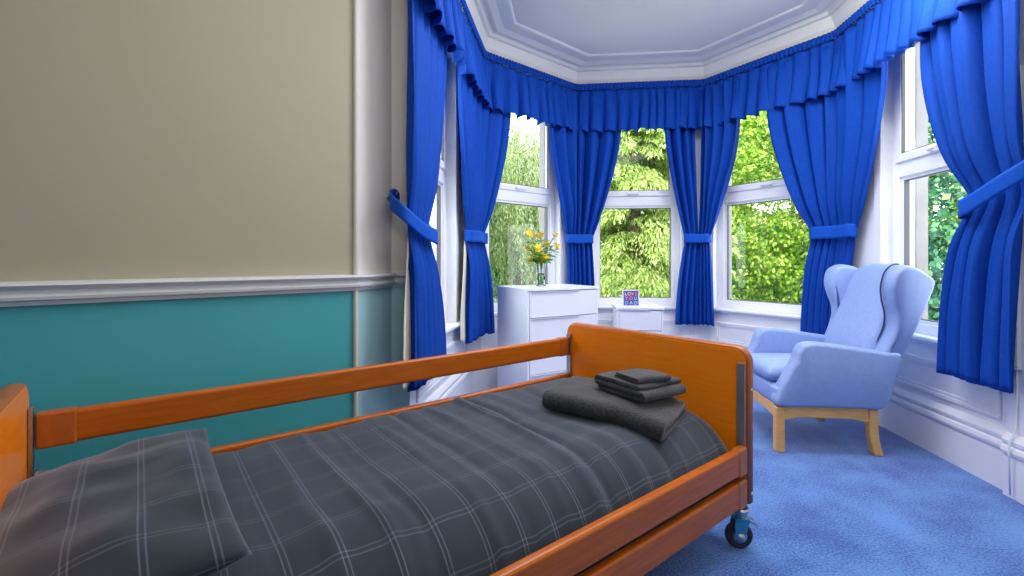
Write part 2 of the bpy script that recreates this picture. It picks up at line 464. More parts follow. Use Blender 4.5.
def ring_path(s0, s1, z, depth=.05, tie_push=0., slope=0.):
    def f(t):
        c, si = math.cos(t), math.sin(t)
        k = .75
        ex = math.copysign(abs(c) ** k, c); ey = math.copysign(abs(si) ** k, si)
        mid, hw = (s0 + s1) / 2, (s1 - s0) / 2 + .012
        p, n = KP.at(mid + hw * ex); p = p + n * (depth * ey + .020 + tie_push)
        return (p[0], p[1], z + slope * ex)
    return f

def curtain(label, mid_s):
    p, n = KP.at(mid_s)
    c = empty('curtain', (p[0], p[1], ZHEM)); tag(c, label, 'curtain', 'blue bay window curtains'); return c

# curtain nearest the bed
c1 = curtain('long blue curtain behind the bed rail, tied back to a metal hook', .3)
curtain_panel('curtain_panel', c1, (-.03, .57), (-.01, .29), (-.02, .52), 5, ztie=1.27, zhem=.48, seed=1, amp=.62, ph=2.2)
curtain_panel('lining', c1, (.03, .07), (.02, .06), (-.07, .02), 1, ztie=1.27, zhem=.50, seed=1, amp=.12, ph=2.2, m=LINING, ztop=1.24)
HOOK = (P2[0] + .035, P2[1] - .05, 1.425)
def c1_path(t):
    pts = [HOOK, (-.575, 2.20, 1.385), (-.495, 2.145, 1.32), (-.425, 2.27, 1.245), (-.395, 2.45, 1.225), (-.43, 2.54, 1.24), (-.51, 2.53, 1.32), (-.575, 2.45, 1.39)]
    k = len(pts); x = (t / (2 * PI) * k) % k; i = int(x); f = x - i
    P = [Vector(pts[(i + j) % k]) for j in (-1, 0, 1, 2)]
    return tuple(.5 * ((2 * P[1]) + (P[2] - P[0]) * f + (2 * P[0] - 5 * P[1] + 4 * P[2] - P[3]) * f * f + (3 * P[1] - P[0] - 3 * P[2] + P[3]) * f ** 3))
band('tieback', c1, c1_path, .075, seed=1)
c2 = curtain('blue curtain with a cream lining edge showing, left of the white chest of drawers', 1.55)
curtain_panel('curtain_panel', c2, (.90, 1.93), (1.19, 1.67), (1.18, 1.76), 6, seed=2, ph=.5, amp=.8)
curtain_panel('lining', c2, (.98, 1.05), (1.21, 1.26), (1.07, 1.20), 1, zhem=ZHEM + .03, seed=2, amp=.15, ph=.5, m=LINING, ztop=1.25)
band('tieback', c2, ring_path(1.19, 1.68, 1.285), .085, seed=2)
c3 = curtain('blue curtain behind the vase of yellow flowers, hanging down behind the white chest', 2.8)
curtain_panel('curtain_panel', c3, (2.40, 3.215), (2.675, 2.945), (2.665, 2.975), 6, seed=3, ph=1.)
band('tieback', c3, ring_path(2.67, 2.945, 1.315), .085, seed=3)
c4 = curtain('double blue curtain gathered in one band, right of the small white bedside cabinet', 3.94)
curtain_panel('curtain_panel', c4, (3.63, 3.905), (3.825, 3.95), (3.725, 3.93), 3, seed=4, ph=.3)
curtain_panel('curtain_panel', c4, (3.965, 4.40), (3.945, 4.06), (3.915, 4.12), 4, seed=5, ph=1.2)
band('tieback', c4, ring_path(3.825, 4.06, 1.315), .085, seed=4)
c5 = curtain('blue curtain hanging directly behind the pale blue wing armchair', 5.1)
curtain_panel('curtain_panel', c5, (4.65, 5.66), (4.955, 5.315), (4.88, 5.23), 7, seed=6, ph=.2)
band('tieback', c5, ring_path(4.955, 5.32, 1.315), .095, seed=5)
c6 = curtain('blue curtain at the right end of the bay, tied back high towards the right wall', 6.2)
curtain_panel('curtain_panel', c6, (6.02, 6.59), (6.29, 6.58), (6.13, 6.55), 4, ztie=1.40, zhem=.50, seed=7, ph=2.6, amp=1.1)
def c6_path(t):
    pts = [(2.322, 2.00, 1.535), (2.225, 1.985, 1.51), (2.185, 2.09, 1.44), (2.195, 2.23, 1.375), (2.235, 2.325, 1.355), (2.31, 2.335, 1.365), (2.335, 2.24, 1.42), (2.325, 2.10, 1.49)]
    k = len(pts); x = (t / (2 * PI) * k) % k; i = int(x); f = x - i
    P = [Vector(pts[(i + j) % k]) for j in (-1, 0, 1, 2)]
    return tuple(.5 * ((2 * P[1]) + (P[2] - P[0]) * f + (2 * P[0] - 5 * P[1] + 4 * P[2] - P[3]) * f * f + (3 * P[1] - P[0] - 3 * P[2] + P[3]) * f ** 3))
band('tieback', c6, c6_path, .085, seed=6)

hk = empty('tieback_hook', (P2[0] - .01, P2[1] - .035, 1.425)); tag(hk, 'small metal hook on the left wall holding the curtain tieback', 'hook')
nrm = Vector((.967, -.25, 0))
bm = B(); tube(bm, [nrm * -.002, nrm * .006], .016, 14); obj('wall_plate', bm, STEEL, hk, smooth=True)
bm = B(); tube(bm, [nrm * .005, nrm * .03, nrm * .045 + Vector((0, 0, .006)), nrm * .05 + Vector((0, 0, .02)), nrm * .042 + Vector((0, 0, .03))], .005, 8); obj('hook', bm, STEEL, hk, smooth=True)

vl = empty('valance', (.62, 4.4, 2.32)); tag(vl, 'gathered royal blue frilled valance running round the whole bay above the curtains', 'valance')
VLEN = VP.L
nf = 60
def vz(v): return lerp(2.795, 2.335, v)
cum = np.cumsum(.6 + .9 * rng.random(nf + 8)); cum = cum / cum[nf]
def vphase(u): return np.interp(u, np.concatenate([[0], cum[:nf]]), np.arange(nf + 1))
def val_fn(u, v):
    vv = .12 + .88 * v
    th = 2 * PI * vphase(u)
    amp = .012 + .058 * vv ** 1.1 * (1. + .8 * mnoise.noise(Vector((u * 37, 0, 0))))
    tw = th + 1.3 * mnoise.noise(Vector((u * 24, v * 1.2, 2)))
    off = amp * ((.5 + .5 * math.sin(tw)) + .10 * math.sin(2 * tw + 1)) - .012
    s = VLEN * u - .016 * vv * math.cos(tw) * (1 + .8 * mnoise.noise(Vector((u * 29, 5, 0))))
    p, n = VP.at(s); p = p + n * off
    z = vz(vv) + (.010 * math.sin(tw + 1.) + .020 * mnoise.noise(Vector((u * 45, 9, 0)))) * vv ** 3
    return Vector((p[0], p[1], z)) - vl.location
obj('frill', grid(nf * 14, 16, val_fn), CURT, vl, smooth=True, solid=.004)
def tape_fn(u, v):
    th = 2 * PI * u * 190
    p, n = VP.at(VLEN * u); p = p + n * (.010 + .006 * math.sin(th + 2 * mnoise.noise(Vector((u * 50, v * 2, 7)))) + .008 * math.sin(PI * v))
    return Vector((p[0], p[1], lerp(2.80, 2.74, v))) - vl.location
obj('heading_tape', grid(190 * 8, 6, tape_fn), CURT, vl, smooth=True, solid=.004)
bm = sweep(B(), [(0, 2.775), (.125, 2.775), (.125, 2.79), (0, 2.79)], [tuple(np.array(p)) for p in [WB[0]] + WB[1:]])
for v in bm.verts: v.co -= vl.location
obj('pelmet_board', bm, WHITE, vl)

# ------------------------------------------------------------------ profiling bed
UX = (.783, .622); UY = (-.622, .783); BO = (-.662, .541)
BRZ = math.atan2(.622, .783)
def bedw(x, y, z=0): return Vector((BO[0] + UX[0] * x + UY[0] * y, BO[1] + UX[1] * x + UY[1] * y, z))
BW = .972
bed = empty('profiling_bed', bedw(0, 0, 0), BRZ); tag(bed, 'orange wooden care bed with slatted side rails, solid end boards and castors', 'bed')
def rounded_rect(y0, y1, z0, z1, r, n=8):
    out = [(y0, z0), (y1, z0)]
    for k in range(n + 1):
        a = PI / 2 * k / n; out.append((y1 - r + r * math.cos(a), z1 - r + r * math.sin(a)))
    for k in range(n + 1):
        a = PI / 2 + PI / 2 * k / n; out.append((y0 + r + r * math.cos(a), z1 - r + r * math.sin(a)))
    return out
def endboard(name, x0, x1, top, zb, trim_in):
    bm = prism(B(), rounded_rect(.005, BW - .005, zb, top - .005, .05), x0 + .001, x1 - .001, lambda a, b, h: (h, a, b))
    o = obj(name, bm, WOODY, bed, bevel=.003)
    # rounded edge band
    ol = rounded_rect(0, BW, zb, top, .055, 12); path = [ol[1]] + ol[2:] + [ol[0]]
    bm = B(); cols = []
    xc = (x0 + x1) / 2; hx = (x1 - x0) / 2 - .002
    for i, (y, z) in enumerate(path):
        pa = Vector(path[max(i - 1, 0)]); pb = Vector(path[min(i + 1, len(path) - 1)]); t = (pb - pa).normalized(); nn = Vector((t.y, -t.x))
        ring = []
        for q in range(9):
            a = -PI / 2 + PI * q / 8
            ring.append(bm.verts.new((xc + hx * math.sin(a), y + nn.x * (.010 * math.cos(a) - .004), z + nn.y * (.010 * math.cos(a) - .004))))
        ring.append(bm.verts.new((xc + hx, y - nn.x * .02, z - nn.y * .02))); ring.append(bm.verts.new((xc - hx, y - nn.x * .02, z - nn.y * .02)))
        cols.append(ring)
    for a, b in zip(cols, cols[1:]):
        m = len(a)
        for q in range(m): bm.faces.new([a[q], a[(q + 1) % m], b[(q + 1) % m], b[q]])
    bm.faces.new(cols[0]); bm.faces.new(cols[-1][::-1])
    obj('edge_trim', bm, WOODT, o, smooth=True)
    return o
fb = endboard('footboard', 2.0, 2.048, .762, .165, 0)
hb = endboard('headboard', -.105, -.058, .775, .165, 0)
for parent, xi, sgn in ((fb, 2.0, -1), (hb, -.058, 1)):
    for y in (.022, BW - .022):
        bm = B(); xa, xb = sorted((xi + sgn * .001, xi + sgn * .010))
        box(bm, xa, xb, y - .015, y - .006, .30, .705); box(bm, xa, xb, y + .006, y + .015, .30, .705); box(bm, xa, xa + .003 if sgn > 0 else xb, y - .006, y + .006, .30, .705)
        obj('rail_track', bm, STEEL, parent, bevel=.001)
for z in (.20, .60):
    bm = B(); tube(bm, [(2.024, -.008, z), (2.024, -.002, z)], .008, 12); obj('screw_cap', bm, STEEL, fb, smooth=True)
def rail(x0, x1, y0, y1, z0, z1):
    bm = B(); box(bm, x0 + .03, x1 - .03, y0, y1, z0, z1)
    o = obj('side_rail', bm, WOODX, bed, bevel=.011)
    for a, b in ((x0, x0 + .085), (x1 - .065, x1)):
        bm = B(); box(bm, a, b, y0 - .003, y1 + .003, z0 - .003, z1 + .003); obj('end_cap', bm, WOODT, o, bevel=.008)
rail(-.046, 1.988, -.004, .028, .29, .388)
rail(-.046, 1.988, -.004, .028, .167, .266)
rail(-.046, 1.988, BW - .028, BW + .004, .592, .685)
rail(-.046, 1.988, BW - .028, BW + .004, .405, .490)
bm = B(); box(bm, -.05, 1.995, .10, .14, .20, .26); box(bm, -.05, 1.995, .83, .87, .20, .26)
for i in range(14): box(bm, .03 + i * .145, .10 + i * .145, .07, .90, .26, .275)
obj('bed_frame', bm, mat('grey_steel_frame', (.2, .2, .22), .4, metal=.6), bed)
def castor(x, y, ang):
    k = empty('castor', (x, y, 0), ang); k.parent = bed
    bm = B(); lathe(bm, [(.030, -.012), (.044, -.014), (.050, -.009), (.050, .009), (.044, .014), (.030, .012)], (0, 0, .05), 32, 'y'); obj('wheel', bm, RUBBER, k, smooth=False, bevel=.002)
    bm = B(); lathe(bm, [(.006, -.030), (.022, -.020), (.026, -.0155), (.026, .0155), (.022, .02), (.006, .03)], (0, 0, .05), 24, 'y'); obj('hub', bm, STEEL, k)
    bm = B()
    for s in (-1, 1):
        prism(bm, [(-.016, .036), (.014, .036), (.030, .10), (.034, .118), (-.018, .118), (-.024, .09)], s * .018, s * .024, lambda a, b, h: (a, h, b))
    box(bm, -.018, .034, -.024, .024, .108, .120); obj('fork', bm, CASTB, k, bevel=.003)
    bm = B(); prism(bm, [(.018, .122), (.055, .108), (.066, .092), (.060, .088), (.046, .100), (.018, .108)], -.018, .018, lambda a, b, h: (a, h, b)); obj('brake_pedal', bm, STEEL, k, bevel=.002)
    bm = B(); lathe(bm, [(.020, .118), (.022, .13), (.026, .136), (.030, .150), (.026, .156), (.014, .158), (.014, .205)], (.008, 0, 0), 16); obj('stem', bm, STEEL, k)
for x, y, a in ((1.975, .022, -.75), (1.962, .90, .4), (.0, .05, .3), (.0, .90, .2)): castor(x, y, a)

# mattress, duvet, pillows
bm = B(); box(bm, .0, 1.975, .085, .915, .275, .405)
mt = obj('mattress', bm, SHEET, bevel=.04); mt.location = bedw(0, 0, 0); mt.rotation_euler = (0, 0, BRZ); tag(mt, 'pale grey mattress under the slate duvet on the wooden bed', 'mattress')
def duv_yz(v):
    t = v
    if t < .22:
        a = (t / .22) * PI / 2; y = .255 - .222 * math.cos(a); z = .225 + .265 * max(0, math.sin(a)) ** .72
    elif t < .90:
        y = lerp(.255, .885, (t - .22) / .68); z = .49
    else:
        q = (t - .90) / .10; y = lerp(.885, .942, q); z = .49 - .10 * q ** 2.2
    return y, z
CREASE = [(.62, .30, .012, .018), (.70, .55, -.010, .02), (.86, .35, .013, .022), (.97, .40, -.012, .018), (1.10, .62, .010, .02), (1.24, .66, .016, .022), (1.285, .60, -.014, .016), (1.42, .3, .008, .03), (1.58, .6, -.008, .025), (.50, .5, .010, .025), (.40, .6, -.008, .02)]
def duv_fn(u, v):
    x = lerp(.22, 1.986, u); y, z = duv_yz(v)
    for cx, sl, h, w in CREASE:
        xx = x - cx - (y - .5) * .16 * (sl - .45) - .025 * mnoise.noise(Vector((y * 4, cx * 7, 0)))
        wy = .5 + .5 * mnoise.noise(Vector((y * 3.2 + cx * 5, 1.7, 0)))
        z += 1.35 * h * math.exp(-(xx / w) ** 2) * max(0, wy)
    n = mnoise.noise(Vector((x * 3.5, y * 3, 0))); n2 = mnoise.noise(Vector((x * 9, y * 5, 4)))
    z += .009 * n + .004 * n2
    if y < .2: z += .0; y += .006 * n2
    if u > .955: z -= .055 * ((u - .955) / .045) ** 2
    z = min(z, .515)
    return (x, y, z)
arc = [0.]
for k in range(1, 101):
    a = duv_yz((k - 1) / 100); b = duv_yz(k / 100); arc.append(arc[-1] + math.hypot(a[0] - b[0], a[1] - b[1]))
dv = obj('duvet', grid(260, 101, duv_fn, lambda u, v: (lerp(.22, 1.986, u), arc[int(round(min(v, 1) * 100))])), PLAID, smooth=True, solid=.006)
dv.location = bedw(0, 0, 0); dv.rotation_euler = (0, 0, BRZ); tag(dv, 'dark slate plaid duvet spread over the wooden bed', 'duvet')
def pillow(label, cx, cy, cz, L, W, H, rz, ry, rx, seed):
    def fn(u, v):
        # u round the seam loop top/bottom : top for v<.5
        top = v < .5; w = (v * 2 if top else 2 - v * 2)
        a = u * 2 - 1; b = w * 2 - 1
        pin = 1 - .045 * (1 - abs(a) ** 3) * abs(b) ** 6; pin2 = 1 - .045 * (1 - abs(b) ** 3) * abs(a) ** 6
        x = a * L / 2 * pin2; y = b * W / 2 * pin
        h = ((1 - abs(a) ** 2.6) * (1 - abs(b) ** 2.6)) ** .55
        n = mnoise.noise(Vector((x * 7 + seed, y * 7, .2 if top else 3))) * .018 + mnoise.noise(Vector((x * 16 + seed, y * 12, 1))) * .006
        z = (H / 2 * h + n * min(1, h * 2)) * (1 if top else -1)
        return Vector((x, y, z))
    bm = grid(50, 81, fn, lambda u, v: (u * L + .03, (v * 2 if v < .5 else 2 - v * 2) * W + .05))
    bmesh.ops.remove_doubles(bm, verts=bm.verts, dist=.0008)
    o = obj('pillow', bm, PLAID, smooth=True)
    R = Matrix.Translation(bedw(cx, cy, cz)) @ Matrix.Rotation(BRZ + rz, 4, 'Z') @ Matrix.Rotation(ry, 4, 'Y') @ Matrix.Rotation(rx, 4, 'X')
    o.matrix_world = R
    return tag(o, label, 'pillow', 'plaid pillows at the head of the bed')
pillow('slate plaid pillow nearest the camera, lying on top of the duvet end', .125, .505, .545, .43, .75, .13, 0, -.13, .03, 1)
pillow('slate plaid pillow underneath, one corner showing against the headboard', .15, .52, .485, .40, .76, .11, 0, .34, 0, 5)

# ------------------------------------------------------------------ towels
def folded_towel(label, cat_label, cx, cy, z, L, W, layers, th, rz, tilt=(0, 0), seed=0, sag=.0):
    """one cloth folded back and forth; open ends left/right, rounded folds front/back"""
    pts = []; hw = W / 2 - th / 2
    for k in range(layers):
        zz = th * (k + .5); sg = -1 if k % 2 == 0 else 1
        for i in range(9):
            pts.append((sg * lerp(-hw, hw, i / 8) * (1 - .02 * k), zz, 0))
        if k < layers - 1:
            for i in range(1, 6):
                a = -PI / 2 + PI * i / 6
                pts.append((sg * (hw * (1 - .03 * k) + th * .5 * math.cos(a)), th * (k + 1) + th * .5 * math.sin(a), 0))
    n = len(pts)
    def fn(u, v):
        y, zz, _ = pts[int(round(v * (n - 1)))]; x = (u - .5) * L
        nz = mnoise.noise(Vector((x * 9 + seed, y * 9, zz * 20))); n2 = mnoise.noise(Vector((x * 22 + seed, y * 22, zz * 40)))
        hf = zz / (layers * th)
        x2 = x * (1 + .02 * math.sin(7 * v + seed)) + .004 * n2
        return (x2, y + .007 * nz + .012 * hf * mnoise.noise(Vector((x * 5, seed, 0))), zz + hf * (.006 * nz + .003 * n2) - sag * (max(0, x + .04) / (L / 2 + .04)) ** 2.2)
    bm = grid(46, n, fn)
    o = obj('towel', bm, TOWEL, smooth=True)
    md = o.modifiers.new('solid', 'SOLIDIFY'); md.thickness = th * .97; md.offset = 0; md.use_even_offset = False
    md = o.modifiers.new('sub', 'SUBSURF'); md.levels = 1; md.render_levels = 2
    o.matrix_world = Matrix.Translation((cx, cy, z)) @ Matrix.Rotation(rz, 4, 'Z') @ Matrix.Rotation(tilt[0], 4, 'X') @ Matrix.Rotation(tilt[1], 4, 'Y')
    return tag(o, label, cat_label, 'folded charcoal towels on the bed')
folded_towel('large folded charcoal bath towel lying on the duvet, bottom of the stack', 'towel', .42, 1.895, .494, .49, .34, 2, .038, math.radians(-33), (.0, .03), 2, .03)
folded_towel('folded charcoal hand towel in the middle of the stack', 'towel', .515, 1.885, .572, .25, .25, 3, .020, math.radians(33), (0, .02), 4)
folded_towel('small folded charcoal face cloth on top of the towel stack', 'towel',   .515, 1.850, .631, .165, .145, 2, .0125, math.radians(24), (0, 0.03), 9)

# ------------------------------------------------------------------ wing armchair
CH = empty('wing_armchair', (1.84, 2.955, 0), math.radians(174)); tag(CH, 'pale blue wing back armchair on beech legs, standing in the bay on the blue carpet', 'armchair')
def leg(x, y, pts_x):
    bm = B(); zs = [0, .05, .10, .15, .26]
    rings = []
    for z, dx in zip(zs, pts_x):
        w = .024
        rings.append([bm.verts.new((x + dx + a * w, y + b * w, z)) for a, b in ((-1, -1), (1, -1), (1, 1), (-1, 1))])
    for r0, r1 in zip(rings, rings[1:]):
        for k in range(4): bm.faces.new([r0[k], r0[(k + 1) % 4], r1[(k + 1) % 4], r1[k]])
    bm.faces.new(rings[0][::-1]); bm.faces.new(rings[-1])
    obj('leg', bm, BEECH, CH, bevel=.006)
for y in (-.29, .29):
    leg(.265, y, (0, 0, 0, 0, 0)); leg(-.235, y, (-.028, -.014, -.004, 0, 0))
def apron(fn, half):
    ol = [(-half, .265), (half, .265), (half, .185)]
    for k in range(1, 12):
        t = 1 - k / 12; x = lerp(-half, half, t); q = abs(2 * t - 1); ol.append((x, .185 + .018 * (math.cos(PI * min(1, max(0, (1 - q) * 2.4))) * -.5 + .5) - .0))
    ol.append((-half, .185))
    bm = B(); prism(bm, ol, -.011, .011, fn); obj('apron', bm, BEECH, CH, bevel=.003)
for y in (-.293, .293): apron(lambda a, b, h, y=y: (a + .015, y + h, b), .226)
apron(lambda a, b, h: (.268 + h, a, b), .266); apron(lambda a, b, h: (-.24 + h, a, b), .266)
bm = B(); box(bm, -.275, .285, -.315, .315, .262, .375); obj('seat_base', bm, CHAIRF, CH, bevel=.025, smooth=True)
bm = B()
def cush(u, v):
    top = v < .5; w = v * 2 if top else 2 - v * 2; a = u * 2 - 1; b = w * 2 - 1
    h = ((1 - abs(a) ** 8) * (1 - abs(b) ** 8)) ** .4
    cr = .018 * (1 - a * a) * (1 - b * b)
    return Vector((.045 + a * .255, b * .232, .425 + (.05 * h + cr) * (1 if top else -1)))
bm2 = grid(40, 61, cush); bmesh.ops.remove_doubles(bm2, verts=bm2.verts, dist=.0005); bm.free()
obj('seat_cushion', bm2, CHAIRF, CH, smooth=True)
def smooth_poly(pts, n=4):
    out = []; k = len(pts)
    for i in range(k):
        P = [Vector(pts[(i + j) % k]) for j in (-1, 0, 1, 2)]
        for q in range(n):
            f = q / n; out.append(tuple(.5 * ((2 * P[1]) + (P[2] - P[0]) * f + (2 * P[0] - 5 * P[1] + 4 * P[2] - P[3]) * f * f + (3 * P[1] - P[0] - 3 * P[2] + P[3]) * f ** 3)))
    return out
def pad(name, outline, y0, y1, parent, rnd, m=CHAIRF, warp=None):
    """upholstered slab: outline in x-z, rounded over across its thickness"""
    c = Vector((sum(p[0] for p in outline) / len(outline), sum(p[1] for p in outline) / len(outline)))
    bm = B(); rings = []; n = len(outline); K = 9
    nr = []
    for i in range(n):
        t = (Vector(outline[(i + 1) % n]) - Vector(outline[i - 1])).normalized(); nr.append(Vector((t.y, -t.x)))
    area = sum(outline[i][0] * outline[(i + 1) % n][1] - outline[(i + 1) % n][0] * outline[i][1] for i in range(n))
    sg = -1 if area > 0 else 1
    for k in range(K):
        a = PI * k / (K - 1); ins = rnd * (1 - math.sin(a) ** .7); yc = (y0 + y1) / 2 - (y1 - y0) / 2 * math.cos(a)
        ring = []
        for i, p in enumerate(outline):
            q = Vector(p) + nr[i] * sg * ins
            co = Vector((q.x, yc, q.y))
            if warp: co = warp(co)
            ring.append(bm.verts.new(co))
        rings.append(ring)
    for a, b in zip(rings, rings[1:]):
        for i in range(n): bm.faces.new([a[i], a[(i + 1) % n], b[(i + 1) % n], b[i]])
    for ring, rev in ((rings[0], False), (rings[-1], True)):
        cv = sum((v.co for v in ring), Vector()) / n
        f = bm.faces.new(ring[::-1] if rev else ring)
    bmesh.ops.triangulate(bm, faces=[f for f in bm.faces if len(f.verts) > 4])
    return obj(name, bm, m, parent, smooth=True)
ARM = smooth_poly([(.288, .27), (.276, .36), (.232, .45), (.190, .53), (.172, .585), (.140, .626), (.07, .636), (-.03, .625), (-.16, .608), (-.29, .59), (-.375, .575), (-.345, .44), (-.285, .275), (-.15, .265), (0, .265), (.15, .265)], 4)
WING = smooth_poly([(-.285, .575), (-.312, .645), (-.338, .725), (-.338, .80), (-.315, .88), (-.305, .96), (-.325, 1.035), (-.375, 1.075), (-.44, 1.07), (-.51, 1.035), (-.562, .985), (-.53, .88), (-.48, .76), (-.425, .63), (-.385, .555), (-.31, .555)], 4)
for s, lab in ((1, 'near'), (-1, 'far')):
    y0, y1 = sorted((s * .232, s * .335))
    pad('arm', ARM, y0, y1, CH, .022)
    wy0, wy1 = sorted((s * .195, s * .315))
    def wp(co, s=s):
        k = max(0, (co.z - .58) / .5); co.y += s * .055 * k * max(0, (co.x + .56) / .25); return co
    pad('wing', WING, wy0, wy1, CH, .03, warp=wp)
    pts = []
    for i, p in enumerate(WING[:31]):
        y = s * .228; k = max(0, (p[1] - .58) / .5); y += s * .055 * k * max(0, (p[0] + .56) / .25)
        pts.append((p[0] + .008, y - s * .004, p[1] + (.005 if p[1] > 1.0 else 0)))
    if s > 0:
        bm = B(); tube(bm, pts, .0045, 6); obj('piping', bm, PIPING, CH, smooth=True)
# reclined back: front face lies between the wings
def back(u, v):
    top = v < .5; w = v * 2 if top else 2 - v * 2; a = u * 2 - 1; h = w
    z = lerp(.40, 1.085, h) ; xb = lerp(-.20, -.445, h)
    rr = (1 - abs(a) ** 6) ** .35 * max(0, 1 - abs(2 * h - 1) ** 10) ** .4
    bulge = .012 * math.sin(PI * min(1, h * 1.05)) + .012 * math.exp(-((h - .32) / .16) ** 2)
    hw = .242
    zt = z - .03 * abs(a) ** 3 * h
    if top: return Vector((xb - .045 + (.05 + bulge) * rr, a * hw, zt))
    return Vector((xb - .045 - .055 * rr, a * hw, zt))
bm = grid(40, 81, back); bmesh.ops.remove_doubles(bm, verts=bm.verts, dist=.0005)
obj('backrest', bm, CHAIRF, CH, smooth=True)
# outside back panel closing the shell between the arms
bm = B(); prism(bm, [(-.255, .268), (-.285, .268), (-.40, .6), (-.535, .98), (-.46, 1.04), (-.36, .6)], -.25, .25, lambda a, b, h: (a, h, b)); obj('back_panel', bm, CHAIRF, CH, bevel=.015, smooth=True)

# ------------------------------------------------------------------ chest of drawers
CD = empty('chest_of_drawers', (.112, 3.35, 0), math.radians(30)); tag(CD, 'white chest of drawers under the left bay window with the flower vase on it', 'chest of drawers')
w, d, h = .66, .46, .90
bm = B(); box(bm, 0, .018, .004, d, 0, h - .02); box(bm, w - .018, w, .004, d, 0, h - .02); box(bm, .018, w - .018, d - .01, d, .05, h - .02); box(bm, .018, w - .018, .03, d - .01, .05, .07); box(bm, .018, w - .018, .012, .024, 0, .06)
obj('carcass', bm, FURN, CD, bevel=.002)
bm = B(); box(bm, -.004, w + .004, -.004, d, h - .02, h); obj('top', bm, FURN, CD, bevel=.003)
zs = [(.068, .268), (.274, .474), (.480, .680), (.686, .874)]
for a, b in zs:
    bm = B(); box(bm, .021, w - .021, 0, .018, a, b); box(bm, .03, w - .03, .018, d - .03, a + .02, a + .03); dr = obj('drawer', bm, FURN, CD, bevel=.002)
    bm = B(); prism(bm, [(.0, b - .010), (-.010, b - .006), (-.012, b + .001), (-.009, b + .001), (-.006, b - .003), (0, b - .004)], .03, w * .70, lambda p, q, s: (s, p, q)); obj('handle', bm, FURN, dr)

# vase and flowers (stand on the chest)
VX, VY, VZ = .232, 3.70, .9
va = empty('glass_vase', (VX, VY, VZ)); tag(va, 'clear glass vase of yellow flowers on the white chest of drawers', 'vase')
bm = grid(28, 22, lambda u, v: Vector(((.034 + .018 * v ** 2 - .006 * math.sin(PI * v)) * math.cos(2 * PI * u), (.034 + .018 * v ** 2 - .006 * math.sin(PI * v)) * math.sin(2 * PI * u), .004 + .196 * v)), closed_u=True)
obj('vase_wall', bm, VASEG, va, smooth=True)
bm = B(); lathe(bm, [(.001, 0), (.034, 0), (.036, .006), (.034, .012), (.001, .012)], n=28); obj('vase_base', bm, VASEG, va, smooth=True)
bm = B(); lathe(bm, [(.001, .013), (.031, .014), (.031, .10), (.001, .10)], n=28); obj('water', bm, glass_mat('vase_water', (.85, .95, .88)), va, smooth=True)
STEMM = mat('flower_stem_green', (.14, .30, .03), .6); PETAL = mat('yellow_petal', (.95, .74, .03), .5, (.92, .62, .02), 30)
LEAFG = leaf_mat('flower_leaf', [(0, (.10, .28, .02)), (.5, (.22, .45, .04)), (1, (.35, .58, .08))], .3)
def leafquad(bm, p, d, w, l, up=Vector((0, 0, 1))):
    d = d.normalized(); s = d.cross(up)
    if s.length < .1: s = Vector((1, 0, 0))
    s.normalize(); n = s.cross(d)
    a = bm.verts.new(p); b = bm.verts.new(p + d * l * .5 + s * w + n * l * .08); c = bm.verts.new(p + d * l); e = bm.verts.new(p + d * l * .5 - s * w + n * l * .08)
    bm.faces.new([a, b, c]); bm.faces.new([a, c, e])
NF = 11
for i in range(NF):
    a = 2 * PI * i / NF * 2.4 + .4; rad = .045 + .105 * ((i * 7 % NF) / NF); hh = .33 + .11 * math.sin(i * 2.1) - rad * .35
    top = Vector((rad * math.cos(a) * 1.05, rad * math.sin(a) * .8, hh))
    fl = empty('cut_flower', (VX, VY, VZ)); tag(fl, 'yellow lily-like cut flower on a leafy green stem in the glass vase', 'flower', 'yellow flowers in the vase')
    b0 = Vector((-.016 * math.cos(a), -.016 * math.sin(a), .018)); mid = Vector((.012 * math.cos(a), .012 * math.sin(a), .19))
    pts = [b0.lerp(mid, t / 5) for t in range(5)] + [mid.lerp(top, t / 6) + Vector((0, 0, .02 * math.sin(PI * t / 6))) for t in range(7)]
    bm = B(); tube(bm, pts, .0028, 6); obj('stem', bm, STEMM, fl, smooth=True)
    bm = B()
    for k in range(17):
        t = .30 + .66 * k / 17; q = mid.lerp(top, (t - .3) / .7); an = k * 2.4 + i
        leafquad(bm, q, Vector((math.cos(an), math.sin(an), .25 - .6 * random.random())), .014, .065 + .03 * random.random())
    obj('leaf', bm, LEAFG, fl)
    for hd in range(2):
        bm = B(); c = top + (Vector((random.uniform(-.02, .02), random.uniform(-.02, .02), .018)) if hd else Vector())
        out = (top - mid).normalized() + Vector((random.uniform(-.5, .5), random.uniform(-.9, .1), .1))
        out.normalize(); sx_ = out.orthogonal().normalized(); sy_ = out.cross(sx_)
        for k in range(6):
            an = 2 * PI * k / 6; dd = out * .55 + (sx_ * math.cos(an) + sy_ * math.sin(an)) * .9
            leafquad(bm, c, dd, .013, .042, out)
        obj('bloom', bm, PETAL, fl)

